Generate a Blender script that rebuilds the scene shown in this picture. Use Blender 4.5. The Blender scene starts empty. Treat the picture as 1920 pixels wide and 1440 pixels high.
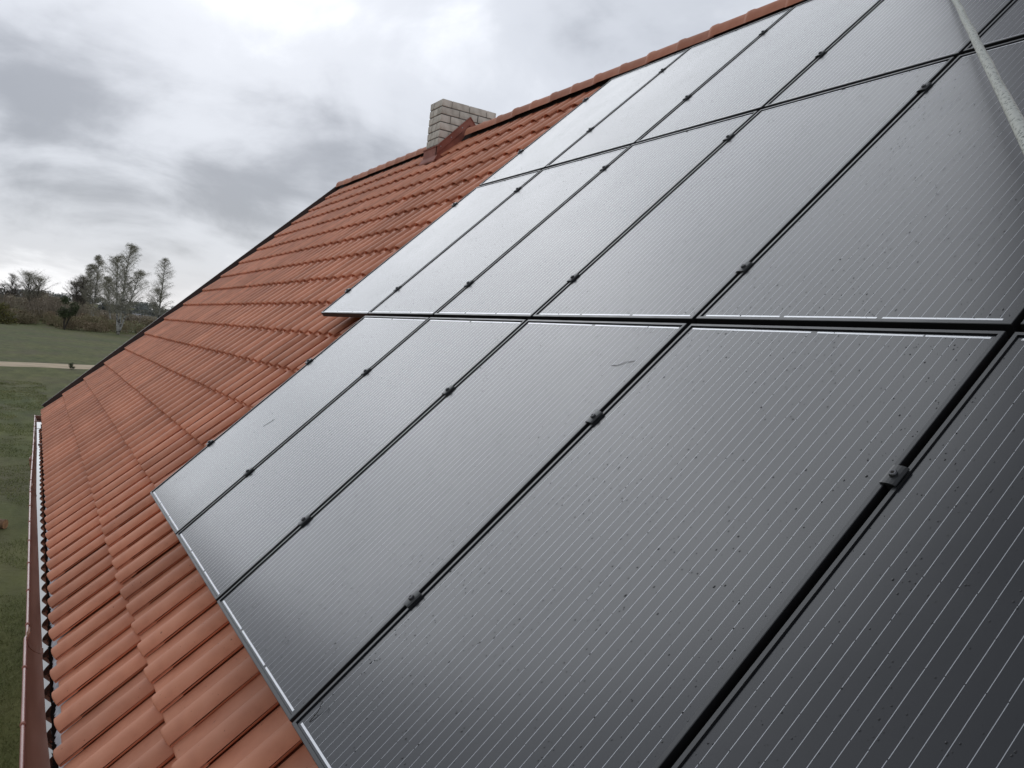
import bpy, math, random
from mathutils import Matrix, Vector, noise

# ------------------------------------------------------------------ camera
scn = bpy.context.scene
COL = scn.collection
CAM = Vector((6.0828, -1.8068, -0.1983))
cam_d = bpy.data.cameras.new('camera')
cam = bpy.data.objects.new('camera', cam_d)
COL.objects.link(cam)
RX = Vector((0.491232, 0.863858, 0.111536))      # right
RY = Vector((-0.078801, -0.083450, 0.993391))    # up
RZ = Vector((0.867457, -0.496774, 0.027080))     # back
m = Matrix((RX, RY, RZ)).transposed().to_4x4()
m.translation = CAM
cam.matrix_world = m
cam_d.sensor_width = 36.0
cam_d.lens = 1574.4 / 1920 * 36.0
cam_d.clip_start = 0.05
cam_d.clip_end = 9000
scn.camera = cam

# ------------------------------------------------------------------ sky
SUN = Vector((-0.856, 0.120, 0.503)).normalized()
world = bpy.data.worlds.new('World')
scn.world = world
world.use_nodes = True
wt = world.node_tree
wt.nodes.clear()


def N(tree, typ, **kw):
    n = tree.nodes.new(typ)
    for k, v in kw.items():
        setattr(n, k, v)
    return n


def val(tree, a, b, op, clamp=False):
    n = tree.nodes.new('ShaderNodeMath')
    n.operation = op
    n.use_clamp = clamp
    for i, x in enumerate((a, b)):
        if x is None:
            continue
        if isinstance(x, (int, float)):
            n.inputs[i].default_value = x
        else:
            tree.links.new(x, n.inputs[i])
    return n.outputs[0]


wout = N(wt, 'ShaderNodeOutputWorld')
bg = N(wt, 'ShaderNodeBackground')
wt.links.new(bg.outputs[0], wout.inputs[0])
tc = N(wt, 'ShaderNodeTexCoord')
DIR = tc.outputs['Generated']
sep = N(wt, 'ShaderNodeSeparateXYZ')
wt.links.new(DIR, sep.inputs[0])


def lobe(v, k):
    d = N(wt, 'ShaderNodeVectorMath', operation='DOT_PRODUCT')
    wt.links.new(DIR, d.inputs[0])
    d.inputs[1].default_value = Vector(v).normalized()
    return val(wt, val(wt, d.outputs['Value'], 0.0, 'MAXIMUM'), k, 'POWER')


# cloud deck: direction projected on a flat layer above
hz = val(wt, val(wt, sep.outputs[2], 0.0, 'MAXIMUM'), 0.26, 'ADD')
px = val(wt, sep.outputs[0], hz, 'DIVIDE')
py = val(wt, sep.outputs[1], hz, 'DIVIDE')
comb = N(wt, 'ShaderNodeCombineXYZ')
wt.links.new(px, comb.inputs[0])
wt.links.new(py, comb.inputs[1])
comb.inputs[2].default_value = 3.7


def cloud(scale, detail, rough, dist, off):
    mp = N(wt, 'ShaderNodeVectorMath', operation='ADD')
    wt.links.new(comb.outputs[0], mp.inputs[0])
    mp.inputs[1].default_value = off
    n = N(wt, 'ShaderNodeTexNoise')
    n.inputs['Scale'].default_value = scale
    n.inputs['Detail'].default_value = detail
    n.inputs['Roughness'].default_value = rough
    n.inputs['Distortion'].default_value = dist
    wt.links.new(mp.outputs[0], n.inputs['Vector'])
    return n.outputs[0]


c1 = cloud(0.55, 3.0, 0.5, 0.25, (2.1, 0.4, 0.0))
c2 = cloud(2.3, 8.0, 0.55, 0.35, (7.3, 5.2, 1.0))
dens = val(wt, val(wt, c1, 0.50, 'MULTIPLY'), val(wt, c2, 0.50, 'MULTIPLY'), 'ADD')
# rounded lumps on the underside of the deck
lump = N(wt, 'ShaderNodeTexNoise')
lump.inputs['Scale'].default_value = 4.6
lump.inputs['Detail'].default_value = 5.0
lump.inputs['Roughness'].default_value = 0.5
lump.inputs['Distortion'].default_value = 0.4
wt.links.new(DIR, lump.inputs['Vector'])
dens = val(wt, dens, val(wt, val(wt, lump.outputs[0], 0.5, 'SUBTRACT'), 0.36, 'MULTIPLY'), 'ADD')
# heavy grey bank ahead, lighter gaps at the horizon and towards the hidden sun
bank = val(wt, val(wt, lobe((-0.968, 0.150, 0.200), 95), 0.115, 'MULTIPLY'),
           val(wt, lobe((-0.985, -0.005, 0.175), 210), 0.06, 'MULTIPLY'), 'ADD')
gap = val(wt, lobe((-0.925, 0.185, 0.345), 150), 0.10, 'MULTIPLY')
low = N(wt, 'ShaderNodeMapRange')
wt.links.new(sep.outputs[2], low.inputs[0])
low.inputs[1].default_value = 0.13
low.inputs[2].default_value = 0.02
low.inputs[3].default_value = 0.0
low.inputs[4].default_value = 0.035
dens = val(wt, val(wt, val(wt, dens, bank, 'SUBTRACT'), gap, 'ADD'), low.outputs[0], 'ADD')
ramp = N(wt, 'ShaderNodeValToRGB')
wt.links.new(dens, ramp.inputs[0])
cr = ramp.color_ramp
cr.interpolation = 'EASE'
cr.elements[0].position = 0.28
cr.elements[0].color = (0.25, 0.27, 0.31, 1)
cr.elements[1].position = 0.68
cr.elements[1].color = (0.80, 0.825, 0.875, 1)
e = cr.elements.new(0.48)
e.color = (0.49, 0.515, 0.565, 1)
glow = val(wt, val(wt, lobe(SUN, 11.0), 0.55, 'MULTIPLY'), 0.97, 'ADD')
# thicker, duller deck overhead (mirrored as charcoal in the nearest panels)
deck = N(wt, 'ShaderNodeMapRange')
deck.interpolation_type = 'SMOOTHSTEP'
wt.links.new(sep.outputs[2], deck.inputs[0])
deck.inputs[1].default_value = 0.55
deck.inputs[2].default_value = 0.88
deck.inputs[3].default_value = 1.0
deck.inputs[4].default_value = 0.55
glow = val(wt, glow, deck.outputs[0], 'MULTIPLY')
mul = N(wt, 'ShaderNodeMixRGB', blend_type='MULTIPLY')
mul.inputs[0].default_value = 1.0
wt.links.new(ramp.outputs[0], mul.inputs[1])
wt.links.new(glow, mul.inputs[2])
sky = N(wt, 'ShaderNodeTexSky')
sky.sky_type = 'NISHITA'
sky.sun_disc = False
sky.sun_elevation = math.asin(SUN.z)
sky.sun_rotation = math.atan2(SUN.x, SUN.y)
sk = N(wt, 'ShaderNodeMixRGB', blend_type='MULTIPLY')
sk.inputs[0].default_value = 1.0
wt.links.new(sky.outputs[0], sk.inputs[1])
sk.inputs[2].default_value = (0.08, 0.08, 0.08, 1)
mixc = N(wt, 'ShaderNodeMixRGB')
mixc.inputs[0].default_value = 0.93
wt.links.new(sk.outputs[0], mixc.inputs[1])
wt.links.new(mul.outputs[0], mixc.inputs[2])
wt.links.new(mixc.outputs[0], bg.inputs[0])
bg.inputs[1].default_value = 1.0

sun_d = bpy.data.lights.new('sun', 'SUN')
sun_d.energy = 0.62
sun_d.angle = math.radians(57)
sun_d.color = (0.92, 0.96, 1.0)
sun = bpy.data.objects.new('sun', sun_d)
COL.objects.link(sun)
sun.rotation_euler = SUN.to_track_quat('Z', 'Y').to_euler()
sun.location = (0, 0, 60)

vs = scn.view_settings
vs.view_transform = 'Standard'
vs.look = 'None'
vs.exposure = 0.25
vs.gamma = 1.0
vs.use_curve_mapping = False

# ------------------------------------------------------------------ helpers
rnd = random.Random(11)
S2 = math.sqrt(0.5)
PLANE = Matrix(((1, 0, 0, 0), (0, S2, -S2, 0), (0, S2, S2, 0), (0, 0, 0, 1)))  # roof coords u,v,w -> world
WM = {}                                                                       # world matrix of each object


def mesh(name, verts, faces, mat=None, smooth=False):
    me = bpy.data.meshes.new(name)
    me.from_pydata([tuple(v) for v in verts], [], faces)
    if mat:
        for q in (mat if isinstance(mat, (list, tuple)) else [mat]):
            me.materials.append(q)
    if smooth:
        me.polygons.foreach_set('use_smooth', [True] * len(me.polygons))
    me.update()
    return me


def put(name, data, parent=None, world=None, local=None):
    o = bpy.data.objects.new(name, data)
    COL.objects.link(o)
    pw = WM[parent.name] if parent else Matrix()
    if local is None:
        w = world if world is not None else pw
        local = pw.inverted() @ w
    o.parent = parent
    o.matrix_basis = local
    WM[o.name] = pw @ local
    return o


def tag(o, label=None, cat=None, group=None, kind=None):
    if label:
        o['label'] = label
    if cat:
        o['category'] = cat
    if group:
        o['group'] = group
    if kind:
        o['kind'] = kind
    return o


class MB:
    def __init__(s):
        s.v, s.f = [], []

    def add(s, vs, fs):
        b = len(s.v)
        s.v += [Vector(x) for x in vs]
        s.f += [tuple(i + b for i in f) for f in fs]

    def box(s, x0, x1, y0, y1, z0, z1, M=None):
        vs = [Vector((x, y, z)) for z in (z0, z1) for y in (y0, y1) for x in (x0, x1)]
        if M:
            vs = [M @ p for p in vs]
        s.add(vs, [(0, 2, 3, 1), (4, 5, 7, 6), (0, 1, 5, 4), (2, 6, 7, 3), (0, 4, 6, 2), (1, 3, 7, 5)])

    def tube(s, pts, rads, n=6, cap=True):
        pts = [Vector(p) for p in pts]
        k = len(pts)
        vs, fs = [], []
        ref = None
        for i, p in enumerate(pts):
            d = (pts[min(i + 1, k - 1)] - pts[max(i - 1, 0)])
            if d.length < 1e-9:
                d = Vector((0, 0, 1))
            d.normalize()
            if ref is None:
                ref = Vector((1, 0, 0)) if abs(d.x) < 0.8 else Vector((0, 1, 0))
            a = (ref - d * ref.dot(d)).normalized()
            ref = a
            b = d.cross(a)
            for j in range(n):
                t = 2 * math.pi * j / n
                vs.append(p + (a * math.cos(t) + b * math.sin(t)) * rads[i])
        for i in range(k - 1):
            for j in range(n):
                fs.append((i * n + j, i * n + (j + 1) % n, (i + 1) * n + (j + 1) % n, (i + 1) * n + j))
        if cap:
            fs.append(tuple(range(n - 1, -1, -1)))
            fs.append(tuple((k - 1) * n + j for j in range(n)))
        s.add(vs, fs)

    def build(s, name, mat=None, smooth=False):
        return mesh(name, s.v, s.f, mat, smooth)


def material(name, col, rough=0.6, spec=None, ior=1.5, metal=0.0, coat=0.0):
    mt = bpy.data.materials.new(name)
    mt.use_nodes = True
    b = mt.node_tree.nodes['Principled BSDF']
    b.inputs['Base Color'].default_value = (*col, 1)
    b.inputs['Roughness'].default_value = rough
    b.inputs['IOR'].default_value = ior
    b.inputs['Metallic'].default_value = metal
    if coat:
        b.inputs['Coat Weight'].default_value = coat
    if spec is not None:
        b.inputs['Specular IOR Level'].default_value = spec
    return mt


def noise_mix(mt, cols, scale, detail=5, pos=(0.35, 0.65), coord='Object', bump=0.0, bscale=None, bdist=0.01,
              rough=None, vecscale=None, island=0.0, input_sock=None):
    t = mt.node_tree
    b = t.nodes['Principled BSDF']
    tcn = t.nodes.new('ShaderNodeTexCoord')
    src = tcn.outputs[coord]
    if vecscale:
        mp = t.nodes.new('ShaderNodeMapping')
        mp.inputs['Scale'].default_value = vecscale
        t.links.new(src, mp.inputs[0])
        src = mp.outputs[0]
    n = t.nodes.new('ShaderNodeTexNoise')
    n.inputs['Scale'].default_value = scale
    n.inputs['Detail'].default_value = detail
    t.links.new(src, n.inputs['Vector'])
    r = t.nodes.new('ShaderNodeValToRGB')
    t.links.new(n.outputs[0], r.inputs[0])
    el = r.color_ramp.elements
    el[0].position, el[1].position = pos
    el[0].color = (*cols[0], 1)
    el[1].color = (*cols[-1], 1)
    for i, c in enumerate(cols[1:-1]):
        e2 = el.new(pos[0] + (pos[1] - pos[0]) * (i + 1) / (len(cols) - 1))
        e2.color = (*c, 1)
    out = r.outputs[0]
    if island:
        g = t.nodes.new('ShaderNodeNewGeometry')
        oi = t.nodes.new('ShaderNodeObjectInfo')
        ad = t.nodes.new('ShaderNodeMath')
        ad.operation = 'ADD'
        t.links.new(g.outputs['Random Per Island'], ad.inputs[0])
        t.links.new(oi.outputs['Random'], ad.inputs[1])
        fr = t.nodes.new('ShaderNodeMath')
        fr.operation = 'FRACT'
        t.links.new(ad.outputs[0], fr.inputs[0])
        mr = t.nodes.new('ShaderNodeMapRange')
        mr.inputs[3].default_value = 1 - island
        mr.inputs[4].default_value = 1 + island
        t.links.new(fr.outputs[0], mr.inputs[0])
        mm = t.nodes.new('ShaderNodeMixRGB')
        mm.blend_type = 'MULTIPLY'
        mm.inputs[0].default_value = 1
        t.links.new(out, mm.inputs[1])
        t.links.new(mr.outputs[0], mm.inputs[2])
        out = mm.outputs[0]
    t.links.new(out, b.inputs['Base Color'])
    if bump:
        n2 = t.nodes.new('ShaderNodeTexNoise')
        n2.inputs['Scale'].default_value = bscale or scale * 4
        n2.inputs['Detail'].default_value = 4
        t.links.new(src, n2.inputs['Vector'])
        bp = t.nodes.new('ShaderNodeBump')
        bp.inputs['Strength'].default_value = bump
        bp.inputs['Distance'].default_value = bdist
        t.links.new(n2.outputs[0], bp.inputs['Height'])
        t.links.new(bp.outputs[0], b.inputs['Normal'])
    if rough:
        mr2 = t.nodes.new('ShaderNodeMapRange')
        mr2.inputs[1].default_value = 0.3
        mr2.inputs[2].default_value = 0.7
        mr2.inputs[3].default_value = rough[0]
        mr2.inputs[4].default_value = rough[1]
        t.links.new(n.outputs[0], mr2.inputs[0])
        t.links.new(mr2.outputs[0], b.inputs['Roughness'])
    return mt


# ------------------------------------------------------------------ materials
M = {}
M['clay'] = noise_mix(material('clay', (0.4, 0.13, 0.08), 0.6, spec=0.32),
                      [(0.57, 0.222, 0.128), (0.65, 0.272, 0.162), (0.69, 0.305, 0.192)], 9, 8, (0.3, 0.7),
                      bump=0.25, bscale=420, bdist=0.0012, rough=(0.52, 0.70), island=0.13)
# dark specks of lichen and grit on the clay
t = M['clay'].node_tree
bs = t.nodes['Principled BSDF']
base_link = bs.inputs['Base Color'].links[0].from_socket
tcn = t.nodes.new('ShaderNodeTexCoord')
geo = t.nodes.new('ShaderNodeNewGeometry')
vo = t.nodes.new('ShaderNodeTexNoise')
vo.inputs['Scale'].default_value = 62
vo.inputs['Detail'].default_value = 3
t.links.new(geo.outputs['Position'], vo.inputs['Vector'])
rp = t.nodes.new('ShaderNodeValToRGB')
rp.color_ramp.elements[0].position = 0.70
rp.color_ramp.elements[0].color = (1, 1, 1, 1)
rp.color_ramp.elements[1].position = 0.76
rp.color_ramp.elements[1].color = (0.55, 0.5, 0.48, 1)
t.links.new(vo.outputs[0], rp.inputs[0])
mm = t.nodes.new('ShaderNodeMixRGB')
mm.blend_type = 'MULTIPLY'
mm.inputs[0].default_value = 1
t.links.new(base_link, mm.inputs[1])
t.links.new(rp.outputs[0], mm.inputs[2])
wn = t.nodes.new('ShaderNodeTexNoise')
wn.inputs['Scale'].default_value = 2.2
wn.inputs['Detail'].default_value = 6
t.links.new(geo.outputs['Position'], wn.inputs['Vector'])
wr = t.nodes.new('ShaderNodeValToRGB')
wr.color_ramp.elements[0].position = 0.3
wr.color_ramp.elements[0].color = (0.88, 0.86, 0.845, 1)
wr.color_ramp.elements[1].position = 0.62
wr.color_ramp.elements[1].color = (1.06, 1.05, 1.04, 1)
t.links.new(wn.outputs[0], wr.inputs[0])
m3 = t.nodes.new('ShaderNodeMixRGB')
m3.blend_type = 'MULTIPLY'
m3.inputs[0].default_value = 1
t.links.new(mm.outputs[0], m3.inputs[1])
t.links.new(wr.outputs[0], m3.inputs[2])
t.links.new(m3.outputs[0], bs.inputs['Base Color'])

M['clay_ridge'] = noise_mix(material('clay_ridge', (0.4, 0.15, 0.1), 0.7, spec=0.3),
                            [(0.42, 0.16, 0.095), (0.50, 0.205, 0.125), (0.54, 0.24, 0.155)], 7, 6, (0.3, 0.7),
                            bump=0.2, bscale=300, bdist=0.001, island=0.12)
M['dark_gap'] = material('dark_gap', (0.022, 0.018, 0.016), 0.9)
M['verge'] = noise_mix(material('verge', (0.03, 0.022, 0.02), 0.45), [(0.022, 0.016, 0.015), (0.045, 0.03, 0.027)], 3)
M['gutter'] = noise_mix(material('gutter', (0.17, 0.055, 0.048), 0.34),
                        [(0.29, 0.125, 0.085), (0.39, 0.18, 0.125)], 4, 6, vecscale=(0.3, 2, 2), rough=(0.28, 0.45))
M['bead'] = noise_mix(material('bead', (0.4, 0.19, 0.16), 0.25), [(0.36, 0.16, 0.135), (0.46, 0.22, 0.19)], 5, 5)  # lighter than the gutter: sky highlight along the bead put into the colour
M['sheet'] = noise_mix(material('sheet', (0.16, 0.05, 0.04), 0.75), [(0.28, 0.095, 0.065), (0.38, 0.14, 0.10)], 5, 5)
M['silt'] = noise_mix(material('silt', (0.03, 0.024, 0.02), 0.8), [(0.02, 0.016, 0.014), (0.055, 0.045, 0.036)], 30)
M['foil'] = noise_mix(material('foil', (0.48, 0.49, 0.51), 0.55), [(0.34, 0.35, 0.37), (0.56, 0.57, 0.6)], 25, 6,
                      bump=0.4, bscale=90, bdist=0.003)
M['water'] = material('water', (0.012, 0.011, 0.010), 0.015, ior=1.6)
M['frame'] = noise_mix(material('frame', (0.014, 0.015, 0.017), 0.36, ior=1.7), [(0.010, 0.011, 0.012), (0.020, 0.021, 0.023)],
                       14, 5, rough=(0.30, 0.42))
M['side'] = material('side', (0.006, 0.006, 0.007), 0.6)
M['glass'] = material('glass', (0.005, 0.006, 0.009), 0.25, ior=1.78)
t = M['glass'].node_tree
bs = t.nodes['Principled BSDF']
tcn = t.nodes.new('ShaderNodeTexCoord')
oi = t.nodes.new('ShaderNodeObjectInfo')
ad = t.nodes.new('ShaderNodeVectorMath')
ad.operation = 'MULTIPLY_ADD'
t.links.new(oi.outputs['Random'], ad.inputs[0])
ad.inputs[1].default_value = (9, 17, 5)
t.links.new(tcn.outputs['Object'], ad.inputs[2])
n1 = t.nodes.new('ShaderNodeTexNoise')
n1.inputs['Scale'].default_value = 3.0
n1.inputs['Detail'].default_value = 7
t.links.new(ad.outputs[0], n1.inputs['Vector'])
mr = t.nodes.new('ShaderNodeMapRange')
mr.inputs[1].default_value = 0.3
mr.inputs[2].default_value = 0.7
mr.inputs[3].default_value = 0.19
mr.inputs[4].default_value = 0.225
t.links.new(n1.outputs[0], mr.inputs[0])
t.links.new(mr.outputs[0], bs.inputs['Roughness'])
M['busbar'] = material('busbar', (0.44, 0.45, 0.47), 0.36, metal=0.85)
M['ribbon'] = material('ribbon', (0.84, 0.85, 0.87), 0.40, metal=0.6)
M['drop'] = material('drop', (0.010, 0.010, 0.012), 0.04, ior=1.5)
M['clamp'] = noise_mix(material('clamp', (0.02, 0.021, 0.022), 0.4, ior=1.5), [(0.016, 0.017, 0.018), (0.028, 0.029, 0.03)], 60)
M['bolt'] = material('bolt', (0.10, 0.10, 0.105), 0.35, metal=0.7)
M['alu'] = material('alu', (0.55, 0.56, 0.58), 0.35, metal=0.9)
M['brick'] = noise_mix(material('brick', (0.42, 0.40, 0.35), 0.85), [(0.50, 0.46, 0.395), (0.63, 0.59, 0.515), (0.70, 0.66, 0.585)],
                       12, 8, bump=0.5, bscale=60, bdist=0.004, island=0.12)
M['mortar'] = noise_mix(material('mortar', (0.16, 0.15, 0.14), 0.9), [(0.09, 0.085, 0.078), (0.17, 0.16, 0.15)], 30)
M['plaster'] = noise_mix(material('plaster', (0.55, 0.52, 0.46), 0.9), [(0.48, 0.455, 0.40), (0.58, 0.55, 0.49)], 4)
M['rope'] = material('rope', (0.5, 0.52, 0.46), 0.8)
t = M['rope'].node_tree
bs = t.nodes['Principled BSDF']
tcn = t.nodes.new('ShaderNodeTexCoord')
vr = t.nodes.new('ShaderNodeTexVoronoi')
vr.inputs['Scale'].default_value = 210
t.links.new(tcn.outputs['Object'], vr.inputs['Vector'])
rp = t.nodes.new('ShaderNodeValToRGB')
rp.color_ramp.elements[0].position = 0.22
rp.color_ramp.elements[0].color = (0.10, 0.115, 0.10, 1)
rp.color_ramp.elements[1].position = 0.36
rp.color_ramp.elements[1].color = (0.52, 0.53, 0.48, 1)
t.links.new(vr.outputs[0], rp.inputs[0])
t.links.new(rp.outputs[0], bs.inputs['Base Color'])
bp = t.nodes.new('ShaderNodeBump')
bp.inputs['Strength'].default_value = 0.6
bp.inputs['Distance'].default_value = 0.002
t.links.new(vr.outputs[0], bp.inputs['Height'])
t.links.new(bp.outputs[0], bs.inputs['Normal'])

# ------------------------------------------------------------------ ground
GZ = -4.9


def terrain(x, y):
    d = 6.1 - x
    def sm(a, b):
        q = max(0.0, min(1.0, (d - a) / (b - a)))
        return q * q * (3 - 2 * q)
    z = GZ + 2.9 * sm(232, 305) + 1.9 * sm(380, 800) + 17 * sm(1000, 1700)
    if d > 60:
        z += 0.35 * sm(60, 200) * noise.noise(Vector((x * 0.02, y * 0.02, 0.3)))
    if d > 320:
        z += (2.0 * sm(320, 900)) * noise.noise(Vector((x * 0.004, y * 0.006, 4.0)))
    if d > 1000:
        z += 9 * sm(1000, 1700) * noise.noise(Vector((x * 0.0012, y * 0.0022, 9.0)))
    if d < 60:
        z += 0.05 * noise.noise(Vector((x * 0.5, y * 0.5, 2.0)))
    return z


xs = [40, 25, 15, 8, 4, 0]
x = 0.0
st = 0.5
while x > -4200:
    st *= 1.045
    x -= st
    xs.append(x)
ys = [0.0]
y = 0.0
st = 0.5
while y < 2600:
    st *= 1.09
    y += st
    ys.append(y)
    ys.append(-y)
ys.sort()
gv = [(a, b, terrain(a, b)) for a in xs for b in ys]
ny = len(ys)
gf = [(i * ny + j, (i + 1) * ny + j, (i + 1) * ny + j + 1, i * ny + j + 1) for i in range(len(xs) - 1) for j in range(ny - 1)]
M['grass'] = material('grass', (0.07, 0.1, 0.035), 0.95, spec=0.15)
t = M['grass'].node_tree
bs = t.nodes['Principled BSDF']
geo = t.nodes.new('ShaderNodeNewGeometry')


def gnoise(scale, detail, sc=(1, 1, 1)):
    mp = t.nodes.new('ShaderNodeMapping')
    mp.inputs['Scale'].default_value = sc
    t.links.new(geo.outputs['Position'], mp.inputs[0])
    n = t.nodes.new('ShaderNodeTexNoise')
    n.inputs['Scale'].default_value = scale
    n.inputs['Detail'].default_value = detail
    n.inputs['Roughness'].default_value = 0.62
    t.links.new(mp.outputs[0], n.inputs['Vector'])
    return n.outputs[0]


def gramp(src, a, b, ca, cb):
    r = t.nodes.new('ShaderNodeValToRGB')
    t.links.new(src, r.inputs[0])
    r.color_ramp.elements[0].position = a
    r.color_ramp.elements[0].color = (*ca, 1)
    r.color_ramp.elements[1].position = b
    r.color_ramp.elements[1].color = (*cb, 1)
    return r.outputs[0]


def gmix(fac, a, b, mode='MIX'):
    mx = t.nodes.new('ShaderNodeMixRGB')
    mx.blend_type = mode
    if isinstance(fac, float):
        mx.inputs[0].default_value = fac
    else:
        t.links.new(fac, mx.inputs[0])
    t.links.new(a, mx.inputs[1])
    t.links.new(b, mx.inputs[2])
    return mx.outputs[0]


green = gramp(gnoise(0.9, 8, (0.5, 1.6, 1)), 0.3, 0.7, (0.080, 0.092, 0.036), (0.158, 0.170, 0.070))
broad = gramp(gnoise(0.06, 6, (0.7, 1.2, 1)), 0.35, 0.65, (0.80, 0.86, 0.80), (1.15, 1.05, 0.95))
col = gmix(1.0, green, broad, 'MULTIPLY')
dry = gramp(gnoise(0.22, 7, (0.45, 1.0, 1)), 0.47, 0.66, (0, 0, 0), (1, 1, 1))
drc = gramp(gnoise(2.5, 6), 0.3, 0.7, (0.075, 0.063, 0.042), (0.165, 0.138, 0.09))
col = gmix(gmix(1.0, dry, gramp(gnoise(0.5, 2), 0.0, 1.0, (0.7, 0.7, 0.7), (0.7, 0.7, 0.7)), 'MULTIPLY'), col, drc)
t.links.new(col, bs.inputs['Base Color'])
bp = t.nodes.new('ShaderNodeBump')
bp.inputs['Strength'].default_value = 0.7
bp.inputs['Distance'].default_value = 0.06
t.links.new(gnoise(7, 6), bp.inputs['Height'])
t.links.new(bp.outputs[0], bs.inputs['Normal'])
ground = put('ground', mesh('ground', gv, gf, M['grass'], True))
tag(ground, 'green meadow around the house rising to far hills', kind='structure')

# gravel road across the meadow
M['gravel'] = noise_mix(material('gravel', (0.36, 0.31, 0.24), 0.95), [(0.42, 0.325, 0.21), (0.56, 0.44, 0.295)], 0.6, 8, coord='Object')
rv, rf = [], []
ks = 120
for i in range(ks + 1):
    yy = -90 + 180 * i / ks
    xc = -71.2 - 0.86 * (yy + 4) + 0.004 * (yy) ** 2 * (1 if yy > 0 else 0.3)
    n1_, n2_ = 0.7 * noise.noise(Vector((yy * 0.35, 0, 0))), 0.35 * noise.noise(Vector((yy * 0.3, 5, 0)))
    for j, off in enumerate((3.1 + n1_, 1.5, 0, -1.5, -3.1 + n2_)):
        xx = xc + off
        rv.append((xx, yy, terrain(xx, yy) + (0.03 if j in (1, 2, 3) else -0.02) + 0.02))
for i in range(ks):
    for j in range(4):
        a = i * 5 + j
        rf.append((a, a + 1, a + 6, a + 5))
road = put('gravel_road', mesh('gravel_road', rv, rf, M['gravel'], True))
tag(road, 'pale gravel road crossing the meadow', kind='structure')

# ------------------------------------------------------------------ house
house = put('house', None, world=Matrix.Translation((-1.0, 2.94, GZ)))
tag(house, 'house with a red tiled roof and a pale brick chimney', 'house')
U0, U1 = -9.40, 7.49
PITCH = 0.26387
COURSE = 0.3965
V0 = -2.43
CR = -0.140                     # height of a roll at the front of a tile
RIDGE_Y, RIDGE_Z = 2.94, 2.72

mb = MB()
x0, x1, y0, y1 = -8.95, 7.1, -1.05, 6.95
zt = -1.55
apex = RIDGE_Z - 0.32
mb.add([(x0, y0, GZ - 0.3), (x1, y0, GZ - 0.3), (x1, y1, GZ - 0.3), (x0, y1, GZ - 0.3),
        (x0, y0, zt), (x1, y0, zt), (x1, y1, zt), (x0, y1, zt), (x0, RIDGE_Y, apex), (x1, RIDGE_Y, apex)],
       [(0, 1, 5, 4), (2, 3, 7, 6), (1, 2, 6, 9, 5), (3, 0, 4, 8, 7)])
put('wall', mb.build('wall', M['plaster']), house, Matrix())

# roof deck (both slopes), roof coords
mb = MB()
wd = -0.235
vr_ = 4.0
a = [PLANE @ Vector(p) for p in ((U0, V0 + 0.05, wd), (U1, V0 + 0.05, wd), (U1, vr_ - 0.02, wd), (U0, vr_ - 0.02, wd))]
b = [PLANE @ Vector(p) for p in ((U0, V0 + 0.05, wd - 0.05), (U1, V0 + 0.05, wd - 0.05), (U1, vr_ - 0.02, wd - 0.05), (U0, vr_ - 0.02, wd - 0.05))]
mb.add(a + b, [(0, 1, 2, 3), (7, 6, 5, 4), (0, 4, 5, 1), (0, 3, 7, 4), (1, 5, 6, 2), (3, 2, 6, 7)])
mi = [Vector((p.x, 2 * RIDGE_Y - p.y, p.z)) for p in a + b]
mb.add(mi, [(3, 2, 1, 0), (4, 5, 6, 7), (1, 5, 4, 0), (4, 7, 3, 0), (2, 6, 5, 1), (7, 6, 2, 3)])
inv = PLANE.inverted()
roof = put('roof', mesh('roof', [inv @ p for p in mb.v], mb.f, M['clay']), house, PLANE)

# one clay tile: pan on the left, roll with an overlapping lip on the right, bevelled thick front
prof = [(0.000, -0.046), (0.012, -0.0475), (0.080, -0.048), (0.147, -0.0465), (0.152, -0.034), (0.160, -0.020), (0.172, -0.008),
        (0.190, -0.001), (0.210, 0.000), (0.230, -0.003), (0.248, -0.011), (0.259, -0.020), (0.2650, -0.030)]
TH = 0.013
DROP = 0.035


def tile_geo(length, jit=0.0):
    k = len(prof)
    rows = [(0.0, -0.006), (0.004, -0.0015), (0.012, 0.0), (length, 0.0)]
    vs, fs = [], []
    for (v, dw) in rows:
        for (u, w) in prof:
            vs.append((u, v, w + dw - DROP * v / COURSE))
    for r in range(len(rows) - 1):
        for i in range(k - 1):
            fs.append((r * k + i, r * k + i + 1, (r + 1) * k + i + 1, (r + 1) * k + i))
    # front thickness
    b0 = len(vs)
    for (u, w) in prof:
        vs.append((u, 0.001, w - TH))
    for i in range(k - 1):
        fs.append((b0 + i, b0 + i + 1, i + 1, i))
    # lip on the right-hand edge and underside of the front
    b1 = len(vs)
    u, w = prof[-1]
    vs += [(u - 0.002, 0.001, w - 0.0115), (u - 0.002, length, w - 0.0115 - DROP * length / COURSE),
           (u - 0.030, 0.001, w - 0.010), (u - 0.030, length, w - 0.010 - DROP * length / COURSE)]
    fs += [(k - 1, b1, b1 + 1, 3 * k + k - 1), (b1, b1 + 2, b1 + 3, b1 + 1)]
    b2 = len(vs)
    for (u, w) in prof:
        vs.append((u, 0.09, w - TH - DROP * 0.09 / COURSE))
    for i in range(k - 1):
        fs.append((b0 + i + 1, b0 + i, b2 + i, b2 + i + 1))
    return vs, fs


tv, tf = tile_geo(0.455)
tile_me = mesh('roof_tile', tv, tf, M['clay'], True)


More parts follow.
